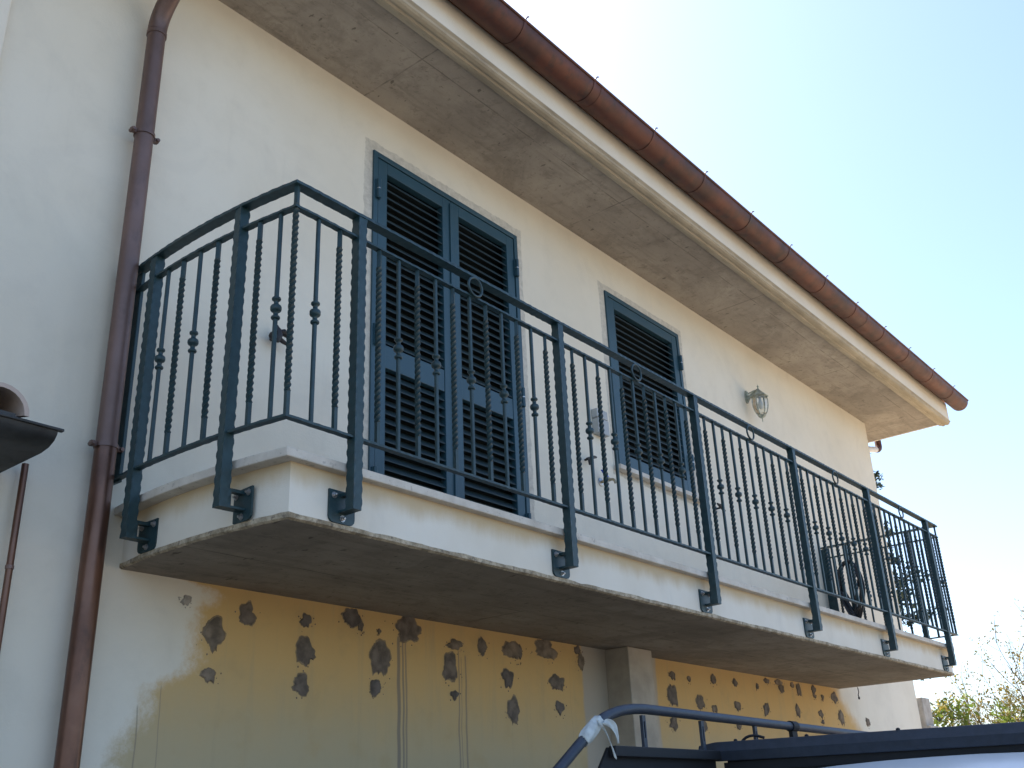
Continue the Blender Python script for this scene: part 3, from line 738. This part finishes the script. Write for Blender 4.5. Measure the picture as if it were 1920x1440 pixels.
holder2(3.69,1.03,'black iron shutter catch on the wall right of the window',-1)
# hose on the right side railing
rh=random.Random(2); m=MB()
for k in range(7):
    pts=[]; w_=.07+rh.uniform(0,.045); h_=.20+rh.uniform(-.02,.07); cy=-.255+rh.uniform(-.015,.015); xo=5.575+rh.uniform(-.025,.035)
    for i in range(33):
        a=2*math.pi*i/32; s=math.sin(a)
        pts.append((xo+.008*math.sin(3*a+k),cy+w_*math.cos(a)*(1-.35*max(0,-s)),.865-h_+h_*s+.0))
    m.tube(pts,.0095,8)
m.tube(bez([(5.57,-.31,.60),(5.56,-.27,.40),(5.57,-.17,.22)],10),.0095,8); m.tube(bez([(5.56,-.17,.60),(5.55,-.26,.38),(5.56,-.33,.16)],10),.0095,8)
m.tube(bez([(5.57,-.20,.55),(5.56,-.24,.30),(5.57,-.20,.03)],10),.0095,8)
tag(m.build('garden_hose',M['rubber'],smooth=True),'black hose coiled and hung on the far side railing','hose')
fp=MB(); fp.tube([(5.25,-.18,.085),(5.34,-.26,.07),(5.45,-.30,.10),(5.56,-.26,.22)],.012,8); fp.lathe([(.012,-.02),(.020,-.015),(.020,.015),(.012,.02)],(5.25,-.18,.085),'x',10)
tag(fp.build('hose_end',M['rubber'],smooth=True),'loose black hose nozzle end lying on the balcony floor under the coil','hose')
cw=MB(); cw.tube([(5.60,-.155,-.21),(5.602,-.157,-.25),(5.598,-.15,-.275),(5.606,-.15,-.292)],.004,6); cw.lathe([(.002,-.012),(.008,-.008),(.008,.008),(.002,.012)],(5.606,-.15,-.298),n=8)
tag(cw.build('cable_end',M['rubber']),'short dark cable dangling below the far end of the balcony slab','cable')

# ---------------------------------------------------------------- off-road car with roof rack
car=empty('off_road_car',(1.9,-2.35,GZ),'pale blue white off road car parked under the balcony','car')
YC=-2.35
def loft(m,secs):
    n=len(secs[0]); 
    for s in secs: assert len(s)==n
    vs=[p for s in secs for p in s]
    fs=[(i*n+j,i*n+(j+1)%n,(i+1)*n+(j+1)%n,(i+1)*n+j) for i in range(len(secs)-1) for j in range(n)]+[tuple(range(n-1,-1,-1)),tuple((len(secs)-1)*n+j for j in range(n))]
    m.add(vs,fs)
m=MB()
def sec(x,hw,z0,z1,r=.10):
    return [(x,YC-hw+.04,z0),(x,YC-hw,z0+.12),(x,YC-hw,z1-r),(x,YC-hw+r*.5,z1),(x,YC+hw-r*.5,z1),(x,YC+hw,z1-r),(x,YC+hw,z0+.12),(x,YC+hw-.04,z0)]
loft(m,[sec(.22,.74,GZ+.42,GZ+1.0),sec(.30,.82,GZ+.36,GZ+1.06),(sec(2.9,.84,GZ+.36,GZ+1.08)),sec(4.0,.80,GZ+.38,GZ+1.02),sec(4.15,.70,GZ+.45,GZ+.92)])
m.build('body',M['paint'],car,bevel=.03)
m=MB()
def csec(x,hb,ht,zt):
    P=[(x,YC-hb,GZ+1.05),(x,YC-ht-.02,zt-.16),(x,YC-ht+.02,zt-.07)]
    for k in range(-4,5): P.append((x,YC+k/4*(ht-.08),zt-.03*abs(k/4)**2.4))
    return P+[(x,YC+ht-.02,zt-.07),(x,YC+ht+.02,zt-.16),(x,YC+hb,GZ+1.05)]
ZR=-1.003
loft(m,[csec(.30,.80,.66,ZR-.10),csec(.42,.80,.70,ZR-.02),csec(.8,.80,.71,ZR),csec(2.3,.80,.70,ZR-.01),csec(2.55,.80,.66,ZR-.06),csec(3.05,.78,.60,GZ+1.10)])
m.build('cabin',M['paint'],car,smooth=True)
for s in (-1,1):
    y=YC+s*.775
    for a,b in ((.55,1.25),(1.32,2.15)):
        mm=MB(); mm.add([(a,y+.028*s,GZ+1.12),(b,y+.028*s,GZ+1.12),(b,YC+s*.735,ZR-.2),(a,YC+s*.735,ZR-.2),(a,y-.02*s,GZ+1.12),(b,y-.02*s,GZ+1.12),(b,YC+s*.68,ZR-.2),(a,YC+s*.68,ZR-.2)],[(0,1,2,3),(4,7,6,5),(0,4,5,1),(1,5,6,2),(2,6,7,3),(3,7,4,0)])
        mm.build('side_window',M['carglass'],car)
mm=MB().box((.285,YC-.52,GZ+1.12),(.31,YC+.52,ZR-.22)); mm.build('rear_window',M['carglass'],car)
MB().box((.12,YC-.80,GZ+.42),(.24,YC+.80,GZ+.58)).build('rear_bumper',M['rackd'],car,bevel=.02)
MB().box((4.13,YC-.80,GZ+.42),(4.26,YC+.80,GZ+.60)).build('front_bumper',M['rackd'],car,bevel=.02)
red=simple('red_lamp_lens',(.45,.02,.02),.2)
for s in (-1,1): MB().box((.205,YC+s*.68-.06,GZ+.66),(.24,YC+s*.68+.06,GZ+.94)).build('tail_lamp',red,car,bevel=.008)
for x in (.95,3.35):
    for s in (-1,1):
        c=(x,YC+s*.76,GZ+.36)
        wo=MB().lathe([(.20,-.10),(.33,-.10),(.36,-.07),(.36,.07),(.33,.10),(.20,.10)],c,'y',28).build('wheel',M['tyre'],car,smooth=True)
        MB().lathe([(.06,-.09),(.20,-.095),(.205,-.02),(.205,.02),(.20,.095),(.06,.09)],c,'y',24).build('rim',M['steel'],wo,smooth=True)
# rack (its own thing: it rests on the roof)
rk=empty('roof_rack',(1.5,YC,-.98),'black tubular steel roof rack on top of the off road car','roof rack')
TY=-1.50; TY2=2*YC-TY; ZT2=-.812
def rail_pts(y):
    P=[(-.60,y,-1.06),(-.36,y,-.905)]
    P+=bez([(-.36,y,-.905),(-.24,y,-.806),(.02,y,-.803)],14)[1:]
    P+=[(3.2,y,-.835)]
    P+=bez([(3.2,y,-.835),(3.45,y,-.84),(3.55,y,-.96)],8)[1:]
    return P
for y in (TY,TY2):
    MB().tube(rail_pts(y),.0185,16).build('side_tube',M['rack'],rk,smooth=True)
    for x in (-.005,.425,.885,1.75,2.2,2.65,3.1):
        m=MB(); zt=-.812-.003*x
        m.box((x-.011,y-.006,-.945),(x-.004,y+.006,zt-.014)); m.box((x+.004,y-.006,-.945),(x+.011,y+.006,zt-.014))
        m.box((x-.004,y-.006,-.945),(x+.004,y+.006,-.905)); m.box((x-.004,y-.006,zt-.035),(x+.004,y+.006,zt-.014))
        m.build('upright',M['rack'],rk)
    x=1.262; m=MB(); m.lathe([(.0187,-.028),(.024,-.028),(.024,.028),(.0187,.028)],(x,y,-.8155),'x',16); m.box((x-.026,y-.009,-.945),(x+.026,y+.009,-.832))
    m.build('clamp_foot',M['rackd'],rk)
MB().yprism([(-.36,-1.07),(.5,-1.07),(.5,-.944),(-.25,-.944)],TY-.006,TY+.006).build('side_plate',M['rackd'],rk,bevel=.002)
MB().box((-.25,TY-.035,-.975),(3.4,TY-.0065,-.940)).build('base_frame',M['rackd'],rk,bevel=.003)
MB().box((.53,-2.10,-1.075),(.56,TY-.04,-.975)).build('under_panel',M['rackd'],rk,bevel=.003)
MB().box((-.28,TY2-.025,-.972),(3.4,TY2+.02,-.944)).build('base_frame',M['rackd'],rk,bevel=.003)

for x in (.62,1.1,1.6,2.1,2.6,3.1): MB().box((x-.03,TY2+.02,-.982),(x+.03,TY-.02,-.957)).build('cross_bar',M['rackd'],rk,bevel=.003)
for x in (.75,2.4):
    for s in (-1,1): MB().box((x-.04,YC+s*.60-.03,ZR-.06),(x+.04,YC+s*.60+.03,-.981)).build('roof_mount',M['rackd'],rk)
MB().box((.52,TY2+.03,-1.02),(.60,-1.53,-.985)).build('under_bar',M['rackd'],rk)
# wind deflector
m=MB(); yl,yr=-1.435,-3.25; zl0,zl1=-.978,-.905
def dz(y): return (yl-y)/(2.678-1.461)*-.0235
pts=[]
ny=24
for k in range(ny+1):
    y=yl+(yr-yl)*k/ny; pts.append(y)
vs=[];sy=.012
prof=lambda y:(zl0+dz(y)*.88,zl1+dz(y)*1.0)
for y in pts:
    a,b=prof(y); c=.010 if y==pts[0] or y==pts[-1] else 0
    vs+=[(.500,y,a+c),(.488,y,(a+b)/2),(.500,y,b-c),(.512,y,b-c),(.512,y,a+c)]
n=len(pts)
fs=[(i*5+j,i*5+(j+1)%5,(i+1)*5+(j+1)%5,(i+1)*5+j) for i in range(n-1) for j in range(5)]+[(4,3,2,1,0),tuple((n-1)*5+j for j in range(5))]
m.add(vs,fs); m.build('wind_deflector',M['rack'],rk,bevel=.003)
for y in (-1.6,-1.9,-2.25): MB().lathe([(.008,0),(.007,.005),(.003,.008)],(.506,y,-.905+dz(y)),n=10).build('bolt_head',M['rackd'],rk,smooth=True)
MB().tube(bez([(.55,-1.58,-.96),(.56,-1.60,-.86),(.60,-1.68,-.90)],8),.006,6,scale=[1]*9).build('cable_loop',M['rackd'],rk)
# rag
rg=MB(); rq=random.Random(9); vs=[]
cpts=[Vector((-.395,TY,-.930)),Vector((-.37,TY,-.912)),Vector((-.345,TY,-.895)),Vector((-.315,TY,-.872)),Vector((-.29,TY,-.856))]
n=16
for i,c in enumerate(cpts):
    for k in range(n):
        a=2*math.pi*k/n; r=.0215+.004*math.sin(k*2.3+i*1.7)+.003*rq.random(); r*= (.9 if i in (0,4) else 1.1)
        vs.append(c+Vector((-.6,0,.8))*r*math.sin(a)+Vector((0,1,0))*r*math.cos(a))
rg.add(vs,[(i*n+k,i*n+(k+1)%n,(i+1)*n+(k+1)%n,(i+1)*n+k) for i in range(4) for k in range(n)])
tailp=[(-.300,TY-.03,-.862),(-.275,TY-.04,-.868),(-.255,TY-.042,-.885),(-.245,TY-.043,-.910),(-.242,TY-.043,-.922),(-.240,TY-.043,-.934)]
wd=[.020,.018,.016,.013,.009,.003]; vs=[]
for i,(p,w_) in enumerate(zip(tailp,wd)):
    p=Vector(p)
    for j in range(5):
        t=(j-2)/2; vs.append(p+Vector((.8*t*w_,.006*math.cos(j*2.1+i),.5*t*w_)))
rg.add(vs,[(i*5+j,i*5+j+1,(i+1)*5+j+1,(i+1)*5+j) for i in range(5) for j in range(4)])
vs=[]
for i in range(6):
    p=Vector((-.335+.012*i,TY-.028-.004*i,-.868-.009*i*i*.5))
    for j in range(4): vs.append(p+Vector((.006*(j-1.5),.004*math.sin(j*2+i),-.008*(j-1.5))))
rg.add(vs,[(i*4+j,i*4+j+1,(i+1)*4+j+1,(i+1)*4+j) for i in range(5) for j in range(3)])
ro=rg.build('rag',M['cloth'],smooth=True); ro.modifiers.clear(); sm=ro.modifiers.new('s','SUBSURF'); sm.levels=1; sm.render_levels=2
so_=ro.modifiers.new('t','SOLIDIFY'); so_.thickness=.0018
tag(ro,'dirty white rag knotted round the bend of the roof rack tube','rag')

# ---------------------------------------------------------------- behind the house
m=MB(); m.box((8.5,.275,GZ),(8.75,.60,-.075)); m.box((8.5,.235,GZ),(8.75,.275,-.37))
tag(m.build('concrete_pier',M['concrete'],bevel=.01),'grey concrete pier standing behind the far corner of the house','pier')

def leaf_cloud(m,c,n,rad,size,rnd,flat=1.0,el=(1,1,1)):
    for _ in range(n):
        while True:
            d=Vector((rnd.uniform(-1,1),rnd.uniform(-1,1),rnd.uniform(-1,1)))
            if d.length<1: break
        p=Vector(c)+Vector((d.x*rad*el[0],d.y*rad*el[1],d.z*rad*el[2]))
        a=Vector((rnd.uniform(-1,1),rnd.uniform(-1,1),rnd.uniform(-1,1)*flat)).normalized(); b=a.orthogonal().normalized()
        b=(b*math.cos(rnd.random()*6)+a.cross(b)*math.sin(rnd.random()*6))
        s=size*rnd.uniform(.6,1.3); l=s*rnd.uniform(1.2,2.0)
        m.add([p-a*l*.5,p+b*s*.35,p+a*l*.5,p-b*s*.35],[(0,1,2,3)])
def cedar(loc,h,rad,seed,label):
    rnd=random.Random(seed); t=empty('cedar_tree',loc,label,'conifer'); L=Vector(loc)
    MB().tube([L,L+Vector((.05,.03,h*.5)),L+Vector((0,0,h))],.16,9,scale=[1,.6,.1]).build('trunk',M['bark'],t,smooth=True)
    tr=MB(); cr=MB(); z=h*.18
    while z<h*.99:
        f=1-z/h; r=rad*(f**.75)*rnd.uniform(.65,1.1)+.12; az=rnd.uniform(0,6.28)
        b0=L+Vector((0,0,z)); e=b0+Vector((math.cos(az)*r,math.sin(az)*r,rnd.uniform(-.1,.22)*r)); mid=(b0+e)/2+Vector((0,0,.08*r))
        pts=bez([b0,mid,e],6); tr.tube(pts,.022,5,scale=[1,.9,.8,.65,.5,.35,.2])
        for k in range(2,7):
            for q in range(3):
                c=pts[k]+Vector((rnd.uniform(-.22,.22),rnd.uniform(-.22,.22),rnd.uniform(-.07,.07)))*(.6+.5*f)
                leaf_cloud(cr,c,24,.16,.065,rnd,.6,(1,1,.5))
        z+=rnd.uniform(.045,.10)
    tr.build('branches',M['bark'],t); cr.build('crown',M['needle'],t,fix=False)
cedar((14,2.74,GZ),8.5,1.5,5,'dark cedar tree showing past the far corner of the house')
def sparse_tree(loc,h,nst,spread,seed,label,mat,nl=1,cat='tree'):
    rnd=random.Random(seed); L=Vector(loc); t=empty('sparse_tree',loc,label,cat,'thin trees behind the car')
    tr=MB(); cr=MB()
    def grow(p,d,l,r,lv):
        pts=[p]; q=p.copy(); dd=d.copy()
        for k in range(5):
            dd=(dd+Vector((rnd.uniform(-.13,.13),rnd.uniform(-.13,.13),rnd.uniform(-.04,.08)))).normalized(); q=q+dd*l/5; pts.append(q.copy())
        tr.tube(pts,r,6 if lv<2 else 4,scale=[1,.92,.84,.74,.64,.52])
        if lv<4:
            for k in range(rnd.choice((2,3,3)) if lv else 4):
                i=rnd.randint(2,5); a=dd.orthogonal().normalized(); an=rnd.uniform(0,6.28); a=a*math.cos(an)+dd.cross(a)*math.sin(an)
                grow(pts[i],(dd+a*rnd.uniform(.35,.75)).normalized(),l*rnd.uniform(.55,.8),r*.55,lv+1)
        if lv>=3:
            for pt in pts[2:]:
                if rnd.random()<.7*nl: leaf_cloud(cr,pt,rnd.randint(3,6),.10,.034,rnd)
    for s in range(nst):
        a=rnd.uniform(0,6.28); grow(L+Vector((rnd.uniform(-.2,.2),rnd.uniform(-.25,.25),0)),Vector((math.cos(a)*spread,math.sin(a)*spread,1)).normalized(),h*.5,.034,0)
    tr.build('trunk',M['bark'],t); cr.build('crown',mat,t,fix=False)
sparse_tree((14,.72,GZ),3.35,5,.2,21,'thin multi stemmed tree with sparse yellow leaves at the right edge',M['yleaf'])
sparse_tree((14.8,1.45,GZ),3.1,3,.24,33,'smaller sparse yellowing tree between the balcony end and taller tree',M['yleaf'])
rnd=random.Random(4); sh=empty('shrub',(13,1.25,GZ),'bushy light green shrub behind the car at the right','shrub')
cr=MB(); tr=MB()
for k in range(60):
    a=rnd.uniform(0,6.28); r=rnd.uniform(0,.95); z=rnd.uniform(.4,2.72)*(1-.10*r)
    c=(13+math.cos(a)*r*.8,1.25+math.sin(a)*r,GZ+z+.25); leaf_cloud(cr,c,60,.24,.06,rnd)
    if k%4==0: tr.tube([(13,1.25,GZ),((13+c[0])/2,(1.25+c[1])/2,(GZ+c[2])/2),c],.014,5,scale=[1,.7,.3])
tr.build('stems',M['bark'],sh); cr.build('foliage',M['gleaf'],sh,fix=False)
